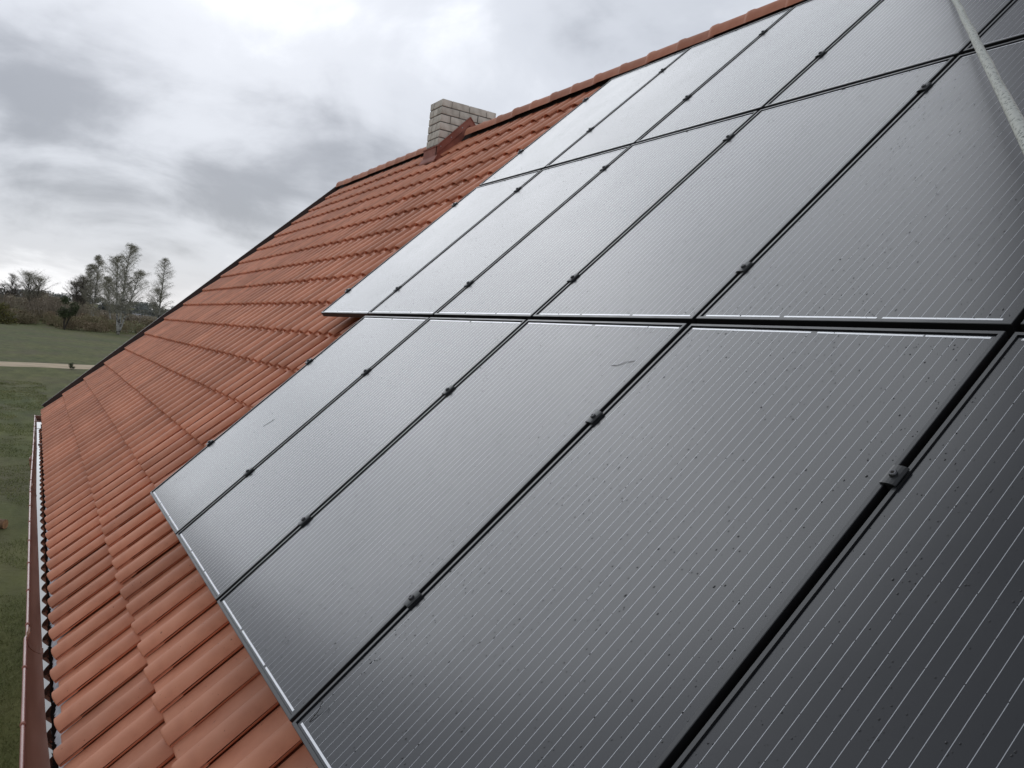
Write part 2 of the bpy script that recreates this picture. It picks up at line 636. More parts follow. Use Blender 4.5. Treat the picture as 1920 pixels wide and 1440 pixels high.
def crease(me, n_tiles):
    """sharp edge where the pan turns up into the roll and along the front edge"""
    per = len(tv)
    k = len(prof)
    sharp = set()
    for r_ in range(3):
        sharp.add((r_ * k + 3, (r_ + 1) * k + 3))
        sharp.add((r_ * k + k - 1, (r_ + 1) * k + k - 1))
    at = me.attributes.new('sharp_edge', 'BOOLEAN', 'EDGE')
    vals = [tuple(sorted(e_.vertices)) for e_ in me.edges]
    at.data.foreach_set('value', [((a_ % per), (b_ % per)) in sharp for a_, b_ in vals])


crease(tile_me, 1)
tv2, tf2 = tile_geo(0.46)
ncol = int(round((U1 - U0) / PITCH))
nrow = 16


def project(p):
    d = p - CAM
    z = -d.dot(RZ)
    if z < 0.05:
        return None
    return (960 + 1574.4 * d.dot(RX) / z, 720 - 1574.4 * d.dot(RY) / z)


def under_panel(p):
    """does the ray from the camera to p (roof coords) cross the panel field first"""
    c = inv @ CAM
    s = c.z / (c.z - p.z)
    q = c + (p - c) * s
    if q.y > 0.0:
        return q.x > 0.0 and q.y < 3.30
    return q.x > 1.0 and q.y > -1.65


tiles = []
for r in range(nrow):
    for c in range(ncol):
        u, v = U0 + c * PITCH, V0 + r * COURSE
        mid = Vector((u + 0.13, v + 0.2, CR - 0.02))
        corners = [project(PLANE @ Vector((u + a_, v + b_, CR - 0.02))) for a_, b_ in ((0, 0), (PITCH, 0), (PITCH, COURSE), (0, COURSE))]
        area = 0.0
        vis = all(q is not None for q in corners)
        if vis:
            for i in range(4):
                q, s = corners[i], corners[(i + 1) % 4]
                area += q[0] * s[1] - s[0] * q[1]
            area = abs(area) / 2
            cx = sum(q[0] for q in corners) / 4
            cy = sum(q[1] for q in corners) / 4
            vis = -20 < cx < 1940 and -20 < cy < 1480
            hid = [under_panel(Vector((u + a_, v + b_, CR))) for a_, b_ in ((0.02, 0.03), (0.24, 0.03), (0.24, 0.37), (0.02, 0.37))]
            if all(hid):
                vis = False
            area *= 1 - sum(hid) / 5
        tiles.append((area if vis else 0.0, r, c, u, v))
tiles.sort(key=lambda q: -q[0])
rt = random.Random(5)
fv, ff = [], []
for i, (area, r, c, u, v) in enumerate(tiles):
    rot = Matrix.Rotation(rt.uniform(-0.004, 0.004), 4, 'Z') @ Matrix.Rotation(rt.uniform(-0.003, 0.004), 4, 'Y')
    loc = Matrix.Translation((u + rt.uniform(-0.0015, 0.0015), v + rt.uniform(-0.004, 0.004), CR + rt.uniform(-0.0025, 0.0025))) @ rot
    if i < 300 and area > 0:
        put('roof_tile', tile_me, roof, local=loc)
    else:
        b0 = len(fv)
        fv += [loc @ Vector(q) for q in tv]
        ff += [tuple(j + b0 for j in f) for f in tf]
fme = mesh('roof_tile_field', fv, ff, M['clay'], True)
crease(fme, 1)
fld = put('roof_tile_field', fme, roof, local=Matrix())
tag(fld, kind='stuff')

# ridge caps
RC = []
cap_pitch = 0.416
seg = 9
vs, fs = [], []
prof_c = [(0.0, 0.112), (0.035, 0.113), (0.06, 0.105), (0.30, 0.101), (0.462, 0.097)]
arc = [(-1.06, -0.42)] + [(-math.cos(math.pi * (0.02 + 0.96 * j / seg)), 0.80 * math.sin(math.pi * (0.02 + 0.96 * j / seg))) for j in range(seg + 1)] + [(1.06, -0.42)]
na = len(arc)
for (uu, rr) in prof_c:
    for (ay, az) in arc:
        vs.append((uu, rr * 1.02 * ay, rr * az))
for i in range(len(prof_c) - 1):
    for j in range(na - 1):
        q = i * na + j
        fs.append((q, q + 1, q + na + 1, q + na))
nb = len(vs)
for (ay, az) in arc:
    vs.append((0.002, 0.105 * 1.02 * ay, 0.105 * az))
for j in range(na - 1):
    fs.append((j + 1, j, nb + j, nb + j + 1))
cap_me = mesh('ridge_tile', vs, fs, M['clay_ridge'], True)
u = U0 + 0.02
while u < U1 - 0.3:
    if not (-4.86 < u < -4.20):
        put('ridge_tile', cap_me, roof, world=Matrix.Translation((u + rt.uniform(-.006, .006), RIDGE_Y + rt.uniform(-.006, .006), RIDGE_Z - 0.028 + rt.uniform(-.004, .004)))
            @ Matrix.Rotation(rt.uniform(-.012, .012), 4, 'Z') @ Matrix.Rotation(rt.uniform(-.006, .006), 4, 'Y'))
    u += cap_pitch
mb = MB()
for s in (-1, 1):
    mb.add([(U0, RIDGE_Y, RIDGE_Z + 0.02), (U1, RIDGE_Y, RIDGE_Z + 0.02), (U1, RIDGE_Y + s * 0.075, RIDGE_Z - 0.105), (U0, RIDGE_Y + s * 0.075, RIDGE_Z - 0.105)], [(0, 1, 2, 3)])
put('ridge_vent', mb.build('ridge_vent', M['dark_gap']), roof, world=Matrix())

# dark verge board along the far gable
mb = MB()
mb.box(U0 - 0.050, U0 - 0.012, V0 + 0.06, 4.03, -0.36, -0.118)
mb.box(U0 - 0.055, U0 - 0.007, V0 + 0.05, 4.08, -0.118, -0.108)
put('verge_board', mb.build('verge_board', M['verge']), roof, local=Matrix())
mb = MB()
mb.box(U0 + 0.06, U1 - 0.06, -1.475, -1.45, -2.16, -1.90)
put('fascia_board', mb.build('fascia_board', M['plaster']), house, world=Matrix())
mb = MB()
mb.box(U0 + 0.06, U1 - 0.06, -1.448, -1.04, -2.16, -2.14)
put('soffit', mb.build('soffit', M['plaster']), house, world=Matrix())

# eaves foil hanging out under the first course, ragged lower edge
mb = MB()
vs, fs = [], []
du = 0.012
nu = int((U1 - U0 - 0.1) / du)
re = random.Random(3)
for i in range(nu + 1):
    uu = U0 + 0.05 + i * du
    rag = 0.010 * noise.noise(Vector((uu * 9, 0, 0))) + (0.012 * abs(noise.noise(Vector((uu * 60, 3, 0)))) if uu > 0.2 else 0.002) + re.uniform(-.002, .002) * (uu > 0.2)
    zz = 0.006 * noise.noise(Vector((uu * 6, 7, 0)))
    vs += [(uu, -1.50, -1.800 + zz * .3), (uu, -1.572, -1.878 + zz), (uu, -1.585 - rag * 0.5, -1.892 + zz), (uu, -1.592 - rag * 0.8, -1.906 - rag * 1.3 + zz)]
for i in range(nu):
    for j in range(3):
        q = i * 4 + j
        fs.append((q, q + 1, q + 5, q + 4))
put('eaves_foil', mesh('eaves_foil', vs, fs, M['foil'], True), roof, world=Matrix())

# half-round gutter with a rolled front bead
GR = 0.085
GW = 0.111
knots = [(-9.42, -1.678, -1.925), (-6.1, -1.690, -1.915), (-3.0, -1.708, -1.908), (-1.0, -1.704, -1.904), (1.15, -1.700, -1.900), (1.2, -1.708, -1.898),
         (3.0, -1.706, -1.893), (U1, -1.702, -1.885)]


def lip(uu):
    for (a_, b_) in zip(knots[:-1], knots[1:]):
        if uu <= b_[0]:
            f = (uu - a_[0]) / (b_[0] - a_[0])
            f = max(0, f)
            return a_[1] + (b_[1] - a_[1]) * f, a_[2] + (b_[2] - a_[2]) * f
    return knots[-1][1], knots[-1][2]


us = sorted(set([k_[0] for k_ in knots] + [-9.42 + 0.3 * i for i in range(int((U1 + 9.42) / 0.3) + 1)]))
vs, fs = [], []
ng = 14
for uu in us:
    ly, lz = lip(uu)
    for j in range(ng + 1):                       # inner surface from the bead to the back
        an = math.pi * j / ng
        vs.append((uu, ly + GW - GW * math.cos(an), lz - GR * math.sin(an)))
    for j in range(ng, -1, -1):                   # outer surface
        an = math.pi * j / ng
        vs.append((uu, ly + GW - (GW + 0.003) * math.cos(an), lz - (GR + 0.003) * math.sin(an)))
w_ = 2 * (ng + 1)
for i in range(len(us) - 1):
    for j in range(w_):
        fs.append((i * w_ + j, i * w_ + (j + 1) % w_, (i + 1) * w_ + (j + 1) % w_, (i + 1) * w_ + j))
gut = put('gutter', mesh('gutter', vs, fs, M['gutter'], True), house, world=Matrix())
mb = MB()
mb.tube([(uu, lip(uu)[0] - 0.006, lip(uu)[1] - 0.001) for uu in us], [0.0085] * len(us), 8)
put('bead', mb.build('bead', M['bead'], True), gut, world=Matrix())
# end cap
ly, lz = lip(-9.42)
cv = [(-9.424, ly + GW - (GW + .006) * math.cos(math.pi * j / ng), lz - (GR + .006) * math.sin(math.pi * j / ng)) for j in range(ng + 1)]
cv2 = [(-9.410, p[1], p[2]) for p in cv]
cf = [tuple(range(ng, -1, -1)), tuple(range(ng + 1, 2 * ng + 2))] + [(j, j + 1, ng + 2 + j, ng + 1 + j) for j in range(ng)] + [(ng, 0, ng + 1, 2 * ng + 1)]
put('end_cap', mesh('end_cap', cv + cv2, cf, M['gutter']), gut, world=Matrix())
# union sleeves where two lengths meet, and strap clips on the bead


def sleeve(uu, wdt, ex, name):
    q = MB()
    ly, lz = lip(uu)
    n_ = 18
    pts = []
    for j in range(n_ + 1):
        an = -0.5 + (math.pi + 0.5) * j / n_
        pts.append((ly + GW - (GW + ex) * math.cos(an), lz - (GR + ex) * math.sin(an)))
    pin = []
    for j in range(n_ + 1):
        an = -0.5 + (math.pi + 0.5) * j / n_
        pin.append((ly + GW - (GW - 0.0015) * math.cos(an), lz - (GR - 0.0015) * math.sin(an)))
    v_ = [(uu - wdt / 2, *p) for p in pts] + [(uu + wdt / 2, *p) for p in pts] + [(uu - wdt / 2, *p) for p in pin] + [(uu + wdt / 2, *p) for p in pin]
    k = n_ + 1
    f_ = []
    for j in range(n_):
        f_ += [(j, j + 1, k + j + 1, k + j), (2 * k + j + 1, 2 * k + j, 3 * k + j, 3 * k + j + 1),
               (j + 1, j, 2 * k + j, 2 * k + j + 1), (k + j, k + j + 1, 3 * k + j + 1, 3 * k + j)]
    put(name, mesh(name, v_, f_, M['gutter'], False), gut, world=Matrix())


for uu in (-6.1, -3.0, 1.18):
    sleeve(uu, 0.09, 0.0055, 'union')
clip = MB()
clip.tube([(-0.011, 0, 0), (0.011, 0, 0)], [0.0115, 0.0115], 8)
clip_me = clip.build('bead_clip', M['sheet'], True)
uu = -9.1
while uu < 6.5:
    ly, lz = lip(uu)
    put('bead_clip', clip_me, gut, world=Matrix.Translation((uu, ly - 0.006, lz - 0.001)))
    uu += 0.63
mb = MB()
ly, lz = lip(-8.6)
mb.box(-8.615, -8.585, ly - 0.004, ly + 2 * GW + 0.005, lz + 0.001, lz + 0.004)
put('strap', mb.build('strap', M['sheet']), gut, world=Matrix())
# standing rain water and silt
WZ = -1.9783
vs, fs, sv, sf = [], [], [], []
for i, uu in enumerate(us):
    ly, lz = lip(uu)
    h = lz - WZ
    ch = GW * math.sqrt(max(1 - (h / GR) ** 2, 0.02)) + 0.001
    vs += [(uu, ly + GW - ch, WZ), (uu, ly + GW + ch, WZ)]
for i in range(len(us) - 1):
    fs.append((2 * i, 2 * i + 1, 2 * i + 3, 2 * i + 2))
wat = put('rain_water', mesh('rain_water', vs, fs, M['water']), gut, world=Matrix())
# small clods of moss and leaf silt along the back of the gutter
mb = MB()
for i in range(160):
    uu = re.uniform(-7, 5)
    ly, lz = lip(uu)
    r_ = re.uniform(0.003, 0.009)
    p = Vector((uu, ly + GW + re.uniform(0.03, 0.06), 0))
    h = GR * math.sqrt(max(1 - ((p.y - ly - GW) / GW) ** 2, 0))
    p.z = max(lz - h, WZ - 0.002) + r_ * 0.2
    mb.add([p + Vector((re.uniform(-1, 1), re.uniform(-1, 1), re.uniform(0, 1))) * r_ for _ in range(6)],
           [(0, 1, 2), (2, 3, 4), (0, 4, 5), (1, 3, 5), (0, 2, 4), (1, 5, 2)])
tag(put('gutter_silt', mb.build('gutter_silt', M['silt']), gut, world=Matrix()), kind='stuff')
# outlet elbow below the gutter
mb = MB()
ly, lz = lip(-6.45)
mb.tube([(-6.45, ly + GR, lz - 0.05), (-6.45, ly + GR, lz - 0.12), (-6.45, ly + 0.05, lz - 0.19), (-6.44, ly + 0.008, lz - 0.23), (-6.44, ly + 0.004, lz - 0.30),
         (-6.44, ly + 0.05, lz - 0.5), (-6.44, -1.13, lz - 0.95), (-6.44, -1.11, lz - 1.1), (-6.44, -1.11, GZ + 0.15)], [0.036] * 9, 12)
mb.tube([(-6.44, ly + 0.006, lz - 0.235), (-6.44, ly + 0.002, lz - 0.28)], [0.043, 0.043], 12)
put('downpipe', mb.build('downpipe', M['gutter'], True), house, world=Matrix())

# ------------------------------------------------------------------ chimney
CX0, CX1, CY0, CY1, CT = -4.55, -4.17, 2.55, 3.35, 3.11
mb = MB()
g = 0.007
mb.box(CX0 + g, CX1 - g, CY0 + g, CY1 - g, 1.9, CT - 0.02)
chim = put('chimney', mb.build('chimney', M['mortar']), house, world=Matrix())


def brick_mesh(lx, ly_, lz_, seed):
    r_ = random.Random(seed)
    b_ = 0.004
    v_, f_ = [], []
    for z_, ins in ((-lz_ / 2, b_), (-lz_ / 2 + b_, 0), (lz_ / 2 - b_, 0), (lz_ / 2, b_)):
        for (sx, sy) in ((-1, -1), (1, -1), (1, 1), (-1, 1)):
            v_.append((sx * (lx / 2 - ins) + r_.uniform(-.0015, .0015), sy * (ly_ / 2 - ins) + r_.uniform(-.0015, .0015), z_ + r_.uniform(-.001, .001)))
    for k in range(3):
        for j in range(4):
            f_.append((k * 4 + j, k * 4 + (j + 1) % 4, (k + 1) * 4 + (j + 1) % 4, (k + 1) * 4 + j))
    f_ += [(3, 2, 1, 0), (12, 13, 14, 15)]
    return mesh('brick', v_, f_, M['brick'])


BH, BJ = 0.0885, 0.013
CP = BH + BJ
cache = {}


def brick(xa, xb, ya, yb, zc):
    key = (round(xb - xa, 3), round(yb - ya, 3), rnd.randint(0, 2))
    if key not in cache:
        cache[key] = brick_mesh(xb - xa, yb - ya, BH, hash(key) % 999)
    put('brick', cache[key], chim, world=Matrix.Translation(((xa + xb) / 2 + rnd.uniform(-.0015, .0015), (ya + yb) / 2 + rnd.uniform(-.0015, .0015), zc))
        @ Matrix.Rotation(rnd.uniform(-.006, .006), 4, 'Z'))


HW = 0.118
for c in range(9):
    zc = CT - BH / 2 - c * CP
    if c % 2 == 0:
        # near face: corner header shown, stretchers; stretchers of the short faces run through
        lens = [0.137, 0.249, 0.249, 0.137]
    else:
        lens = [0.258, 0.258, 0.261]
    # near (+X) and far (-X) faces
    for side in (0, 1):
        yy = CY0
        for k, L_ in enumerate(lens):
            xa, xb = (CX1 - HW, CX1) if side == 0 else (CX0, CX0 + HW)
            if k == 0 and c % 2 == 0 and side == 0:
                xa = CX1 - 0.255
            if k == len(lens) - 1 and c % 2 == 0 and side == 0:
                xa = CX1 - 0.255
            brick(xa, xb, yy, yy + L_, zc)
            yy += L_ + (CY1 - CY0 - sum(lens)) / (len(lens) - 1)
    # pieces between on the -Y and +Y faces
    if c % 2 == 1:
        for (ya, yb) in ((CY0, CY0 + HW), (CY1 - HW, CY1)):
            brick(CX0 + HW + BJ, CX1 - HW - BJ, ya, yb, zc)

# sheet metal flashing: raking upstand on the near face, saddle at the ridge and front apron
mb = MB()
xf0, xf1 = CX1 + 0.001, CX1 + 0.022
apz = RIDGE_Z + 0.235
yl, yr = CY0 - 0.02, 3.22
sl = 1.10


def vband(lo, hi, xa, xb):
    """inverted V plate between heights lo and hi above/below the raking line"""
    pts = [(yl, apz - (RIDGE_Y + 0.02 - yl) * sl), (RIDGE_Y + 0.02, apz), (yr, apz - (yr - RIDGE_Y - 0.02) * sl)]
    v_ = []
    for xx in (xa, xb):
        for (yy, zz) in pts:
            v_.append((xx, yy, zz + hi))
        for (yy, zz) in pts:
            v_.append((xx, yy, zz + lo))
    f_ = []
    for k in range(2):
        f_ += [(k, k + 1, k + 4, k + 3), (6 + k + 1, 6 + k, 6 + k + 3, 6 + k + 4), (k, 6 + k, 6 + k + 1, k + 1), (k + 3, k + 4, 6 + k + 4, 6 + k + 3)]
    f_ += [(0, 3, 9, 6), (2, 8, 11, 5)]
    mb.add(v_, f_)


vband(-0.34, -0.095, xf0, xf1)
vband(-0.095, 0.0, xf0, xf1 + 0.012)
vband(-0.005, 0.006, xf0, xf1 + 0.022)
vband(-0.105, -0.093, xf0, xf1 + 0.020)
# apron below the near corner on the front face, folded over the tiles
mb.box(CX0 - 0.02, CX1 + 0.03, CY0 - 0.020, CY0 - 0.001, 2.30, 2.475)
mb.box(CX0 - 0.03, CX1 + 0.04, CY0 - 0.030, CY0 + 0.002, 2.475, 2.487)
mb.add([(CX0 - 0.06, CY0 - 0.021, 2.36), (CX1 + 0.07, CY0 - 0.021, 2.36), (CX1 + 0.07, CY0 - 0.055, 2.295), (CX0 - 0.06, CY0 - 0.055, 2.295),
        (CX0 - 0.06, CY0 - 0.021, 2.34), (CX1 + 0.07, CY0 - 0.021, 2.34), (CX1 + 0.07, CY0 - 0.055, 2.275), (CX0 - 0.06, CY0 - 0.055, 2.275)],
       [(0, 3, 2, 1), (4, 5, 6, 7), (3, 7, 6, 2), (0, 4, 7, 3), (1, 2, 6, 5)])
fl = put('flashing', mb.build('flashing', M['sheet']), chim, world=Matrix())
mb = MB()
for f_ in (0.12, 0.45, 0.80):
    yy = yl + (RIDGE_Y - yl) * f_
    zz = apz - (RIDGE_Y + 0.02 - yy) * sl - 0.05
    mb.tube([(xf1 + 0.011, yy, zz), (xf1 + 0.017, yy, zz)], [0.007, 0.006], 8)
put('screws', mb.build('screws', M['alu']), chim, world=Matrix())

# ------------------------------------------------------------------ solar panels
PW, PL = 0.992, 1.6255
GU = 0.0193
rows = {'bottom': -0.0235 - PL, 'middle': 0.0, 'top': PL + 0.029}
LIP, REC, FH = 0.0105, 0.0042, 0.036

mb = MB()


def ring(ins0, w0, ins1, w1):
    v_ = []
    for ins, w in ((ins0, w0), (ins1, w1)):
        v_ += [(ins, ins, w), (PW - ins, ins, w), (PW - ins, PL - ins, w), (ins, PL - ins, w)]
    mb.add(v_, [(j, (j + 1) % 4, 4 + (j + 1) % 4, 4 + j) for j in range(4)])


ring(0.0, -FH, 0.0, -0.0012)
ring(0.0, -0.0012, 0.0012, 0.0)
ring(0.0012, 0.0, LIP, 0.0)
ring(LIP, 0.0, LIP + 0.0003, -REC - 0.001)
frame_me = mb.build('frame', [M['frame'], M['side']])
for i, p in enumerate(frame_me.polygons):
    if i < 4 or i >= 12:
        p.material_index = 1
mb = MB()
mb.box(LIP, PW - LIP, LIP, PL - LIP, -REC - 0.005, -REC)
glass_me = mb.build('glass', M['glass'])
mb = MB()
CELL = 0.1585
mx = (PW - 6 * CELL) / 2
my = 0.0235
cl = (PL - 2 * my) / 10
for c in range(6):
    for k in range(5):
        xc = mx + CELL * c + CELL * (k + 0.5) / 5
        for r in range(10):
            yb = my + r * cl
            sh = 0.0004 * math.sin(c * 7.1 + k * 3.3 + r * 2.2)
            a_, b_ = yb + 0.0012 + 0.0008 * math.sin(c * 3 + k + r * 5), yb + cl - 0.0010
            mb.add([(xc - 0.00062 + sh, a_, 0), (xc + 0.00062 + sh, a_, 0), (xc + 0.00062 + sh, b_, 0), (xc - 0.00062 + sh, b_, 0)], [(0, 1, 2, 3)])
bus_me = mb.build('busbar_lines', M['busbar'])


def rib(xa, xb):
    q = MB()
    q.box(xa, xb, -0.003, 0.003, -0.0001, 0.0002)
    return q.build('ribbon', M['ribbon'])


ribs_top = [rib(mx + 0.002, mx + 3 * CELL - 0.010), rib(mx + 3 * CELL + 0.010, mx + 5 * CELL - 0.002), rib(mx + 5 * CELL + 0.003, mx + 6 * CELL - 0.002)]
ribs_bot = [rib(mx + 2 * CELL * k + 0.008, mx + 2 * CELL * (k + 1) - 0.008) for k in range(3)]


def drops_mesh(seed, n, ks=1.0):
    r_ = random.Random(seed)
    v_, f_ = [], []
    k = 0
    off = Vector((seed * 3.1, seed * 1.7, 0))
    tries = 0
    while k < n and tries < n * 12:
        tries += 1
        x_, y_ = r_.uniform(0.015, PW - 0.015), r_.uniform(0.015, PL - 0.015)
        dn = 0.5 + 0.9 * noise.noise(Vector((x_ * 4, y_ * 3, 0)) + off) + 0.35 * noise.noise(Vector((x_ * 17, y_ * 13, 1)) + off)
        if y_ > PL - 0.25 or y_ < 0.12:
            dn += 0.15
        if r_.random() > dn:
            continue
        k += 1
        q = r_.random()
        rad = 0.0010 + 0.0013 * q * q + (0.0014 * r_.random() if r_.random() < 0.10 else 0)
        rad *= ks
        el = r_.uniform(0.9, 1.5)
        an = r_.uniform(-0.5, 0.5)
        ca, sa = math.cos(an), math.sin(an)
        b_ = len(v_)
        for (rr, hh) in ((1.0, 0.0), (0.86, 0.36), (0.5, 0.62)):
            for j in range(7):
                t_ = 2 * math.pi * j / 7
                dx, dy = rad * rr * math.cos(t_), rad * rr * el * math.sin(t_)
                v_.append((x_ + dx * ca - dy * sa, y_ + dx * sa + dy * ca, hh * rad * 0.85))
        v_.append((x_, y_, rad * 0.58))
        for lv in range(2):
            for j in range(7):
                f_.append((b_ + lv * 7 + j, b_ + lv * 7 + (j + 1) % 7, b_ + lv * 7 + 7 + (j + 1) % 7, b_ + lv * 7 + 7 + j))
        for j in range(7):
            f_.append((b_ + 14 + j, b_ + 14 + (j + 1) % 7, b_ + 21))
    return mesh('water_drops', v_, f_, M['drop'], True)


drop_me = [drops_mesh(i + 1, 1000, 0.88) for i in range(4)]
drop_far = [drops_mesh(i + 11, 450, 0.75) for i in range(4)]
drop_few = drops_mesh(9, 90)

# mid clamp: low hat profile with a socket screw
mb = MB()
cw, chh, cln = 0.0180, 0.0055, 0.025
sec = [(-cw, 0.0003), (-cw, 0.003), (-cw + 0.006, chh), (-0.004, chh + 0.0008), (0.004, chh + 0.0008), (cw - 0.006, chh), (cw, 0.003), (cw, 0.0003)]
v_ = [(a_, -cln, b_) for a_, b_ in sec] + [(a_, cln, b_) for a_, b_ in sec]
mb.add(v_, [(j, j + 1, 8 + j + 1, 8 + j) for j in range(7)] + [tuple(range(7, -1, -1)), tuple(range(8, 16))])
mb.box(-0.007, 0.007, -cln + 0.002, cln - 0.002, -0.045, 0.0)
clamp_me = mb.build('clamp', M['clamp'])
mb = MB()
mb.tube([(0, 0, chh - 0.001), (0, 0, chh + 0.005), (0, 0, chh + 0.007)], [0.0085, 0.0085, 0.007], 12)
mb.tube([(0, 0, chh + 0.0071), (0, 0, chh + 0.0072)], [0.0042, 0.0041], 6)
bolt_me = mb.build('bolt', [M['bolt'], M['dark_gap']])
for p in list(bolt_me.polygons)[-8:]:
    p.material_index = 1
mb = MB()
mb.box(-0.026, 0.009, -0.022, 0.022, 0.0003, 0.006)
mb.box(-0.026, -0.001, -0.022, 0.022, -0.042, 0.0003)
end_me = mb.build('end_clamp', M['clamp'])
mb = MB()
mb.box(-0.048, -0.026, -0.019, 0.019, -0.079, -0.042)
tip_me = mb.build('rail_tip', M['alu'])

clamp_v = {'bottom': (0.422, 1.169), 'middle': (0.266, 1.386), 'top': (0.490, 1.295)}
ORD = ['leftmost', 'second', 'third', 'fourth', 'fifth', 'sixth']
cols = {'bottom': range(1, 6), 'middle': range(0, 6), 'top': range(0, 5)}
extra = {('bottom', 4): ', with the large clamp at its right edge', ('top', 4): ', crossed by the rope'}
rp_ = random.Random(21)
for rn, v0 in rows.items():
    first = True
    for ci, c in enumerate(cols[rn]):
        tilt = Matrix.Translation((PW / 2, PL / 2, 0)) @ Matrix.Rotation(rp_.uniform(-.0016, .0016), 4, 'X') @ Matrix.Rotation(rp_.uniform(-.0016, .0016), 4, 'Y') @ Matrix.Translation((-PW / 2, -PL / 2, 0))
        P = put('solar_panel', None, world=PLANE @ Matrix.Translation((c * (PW + GU), v0, 0)) @ tilt)
        where = 'leftmost' if ci == 0 else ORD[ci] + ' from the left'
        lb = '%s black solar panel in the %s row on the roof' % (where, rn)
        tag(P, lb, 'solar panel', 'black solar panels on the roof')
        put('frame', frame_me, P, local=Matrix())
        gl = put('glass', glass_me, P, local=Matrix())
        put('busbar_lines', bus_me, gl, local=Matrix.Translation((0, 0, -REC + 0.0002)))
        for q in ribs_bot:
            put('ribbon', q, gl, local=Matrix.Translation((0, 0.0200, -REC + 0.0002)))
        for q in ribs_top:
            put('ribbon', q, gl, local=Matrix.Translation((0, PL - 0.0205, -REC + 0.0002)))
        dm = drop_few if (rn == 'bottom' and c == 1) else (drop_far if c < 3 or rn == 'top' else drop_me)[rp_.randint(0, 3)]
        dr = put('water_drops', dm, gl, local=Matrix.Translation((0, 0, -REC + 0.0001)))
        tag(dr, kind='stuff')
        for cv_ in clamp_v[rn]:
            if ci == 0:
                ec = put('clamp', end_me, P, local=Matrix.Translation((0, cv_, 0)))
                put('bolt', bolt_me, ec, local=Matrix.Translation((-0.013, 0, 0)))
            ck = put('clamp', clamp_me, P, local=Matrix.Translation((PW + GU / 2, cv_ + rp_.uniform(-.012, .012), 0.0003)) @ Matrix.Rotation(rp_.uniform(-.04, .04), 4, 'Z'))
            put('bolt', bolt_me, ck, local=Matrix.Rotation(rp_.uniform(0, 1), 4, 'Z'))
for rn, nm in (('bottom', 'bottom'), ('middle', 'middle'), ('top', 'top')):
    for k, cv_ in enumerate(clamp_v[rn]):
        mb = MB()
        ua = -0.045 if rn != 'bottom' else PW + GU - 0.045
        mb.box(0, 6.2 - ua, -0.02, 0.02, -0.078, -0.0375)
        o = put('mounting_rail', mb.build('mounting_rail', M['alu']), None, world=PLANE @ Matrix.Translation((ua, rows[rn] + cv_, 0)))
        tag(o, '%s aluminium rail under the %s row of solar panels' % ('lower' if k == 0 else 'upper', nm), 'rail', 'mounting rails under the panels')

# ------------------------------------------------------------------ rope and stalks
pts = []
A, B = Vector((4.978, -0.229, 0.638)), Vector((5.614, -1.028, 0.079))
dv = B - A
for s in [x_ * 0.1 for x_ in range(-40, 14)]:
    p = A + dv * s
    p.z += -0.012 * math.sin((s + 4) / 5.4 * math.pi) + 0.0012 * math.sin(s * 21)
    p.y += 0.0010 * math.sin(s * 17)
    pts.append(p)
pts = [Vector((2.05, 3.35, 2.60)), Vector((2.22, 3.16, 2.80)), Vector((2.34, 3.05, 2.862))] + pts
e_ = pts[-1]
pts += [e_ + dv * 0.15 + Vector((0, 0, -0.03)), e_ + Vector((0.22, -0.12, -0.32)), e_ + Vector((0.26, -0.14, -0.7)), e_ + Vector((0.28, -0.3, -1.3)), e_ + Vector((0.3, -0.6, -1.95)), e_ + Vector((0.3, -0.75, -3.0))]
mb = MB()
mb.tube(pts, [0.0060 + 0.00025 * math.sin(i * 2.3) for i in range(len(pts))], 10)
o = put('rope', mb.build('rope', M['rope'], True), None, world=Matrix())
tag(o, 'pale braided safety rope stretched over the solar panels from the ridge', 'rope')

M['straw'] = material('straw', (0.03, 0.026, 0.02), 0.9, spec=0.1)


def stalk(label, p0, bends, r_=0.0012, group=None):
    base = PLANE @ Matrix.Translation((p0[0], p0[1], -REC + r_))
    q = MB()
    q.tube([(0, 0, 0)] + [(a_, b_, c_) for a_, b_, c_ in bends], [r_] * (len(bends) + 1), 5)
    o = put('dry_stalk', q.build('dry_stalk', M['straw']), None, world=base)
    tag(o, label, 'stalk', 'bits of dry stalk on the panels')


STALKS = True
stalk('thin dark curved stalk lying on the third panel of the bottom row', (3.86, -0.245), [(0.03, 0.0, 0.001), (0.055, 0.018, 0.002), (0.095, 0.030, 0.001)], 0.0007)
stalk('short dark stalk lying on the leftmost panel of the bottom row', (1.50, -0.985), [(0.012, 0.02, 0.001), (0.03, 0.04, 0.001), (0.04, 0.065, 0.001)], 0.0007)
stalk('short pale stalk on the fourth bottom panel near its lower left corner', (4.098, -1.612), [(0.002, 0.03, 0.004), (-0.004, 0.055, 0.012), (-0.004, 0.045, 0.02)], 0.0009)

# ------------------------------------------------------------------ vegetation
M['birch_bark'] = noise_mix(material('birch_bark', (0.4, 0.38, 0.35), 0.9), [(0.05, 0.045, 0.04), (0.32, 0.31, 0.29), (0.46, 0.45, 0.42)], 0.9, 6, (0.38, 0.55), vecscale=(1, 1, 2.2))
M['bark'] = noise_mix(material('bark', (0.06, 0.05, 0.04), 0.95), [(0.035, 0.03, 0.025), (0.08, 0.068, 0.056)], 1.5)
M['twig'] = material('twig', (0.20, 0.175, 0.15), 0.9, spec=0.1)
M['twig_green'] = material('twig_green', (0.34, 0.32, 0.26), 0.9, spec=0.1)
M['leaf_new'] = noise_mix(material('leaf_new', (0.14, 0.15, 0.08), 0.8, spec=0.1), [(0.19, 0.19, 0.12), (0.28, 0.28, 0.18)], 0.8)
M['conifer'] = noise_mix(material('conifer', (0.025, 0.035, 0.02), 0.9, spec=0.1), [(0.06, 0.075, 0.04), (0.12, 0.14, 0.08)], 1.0)
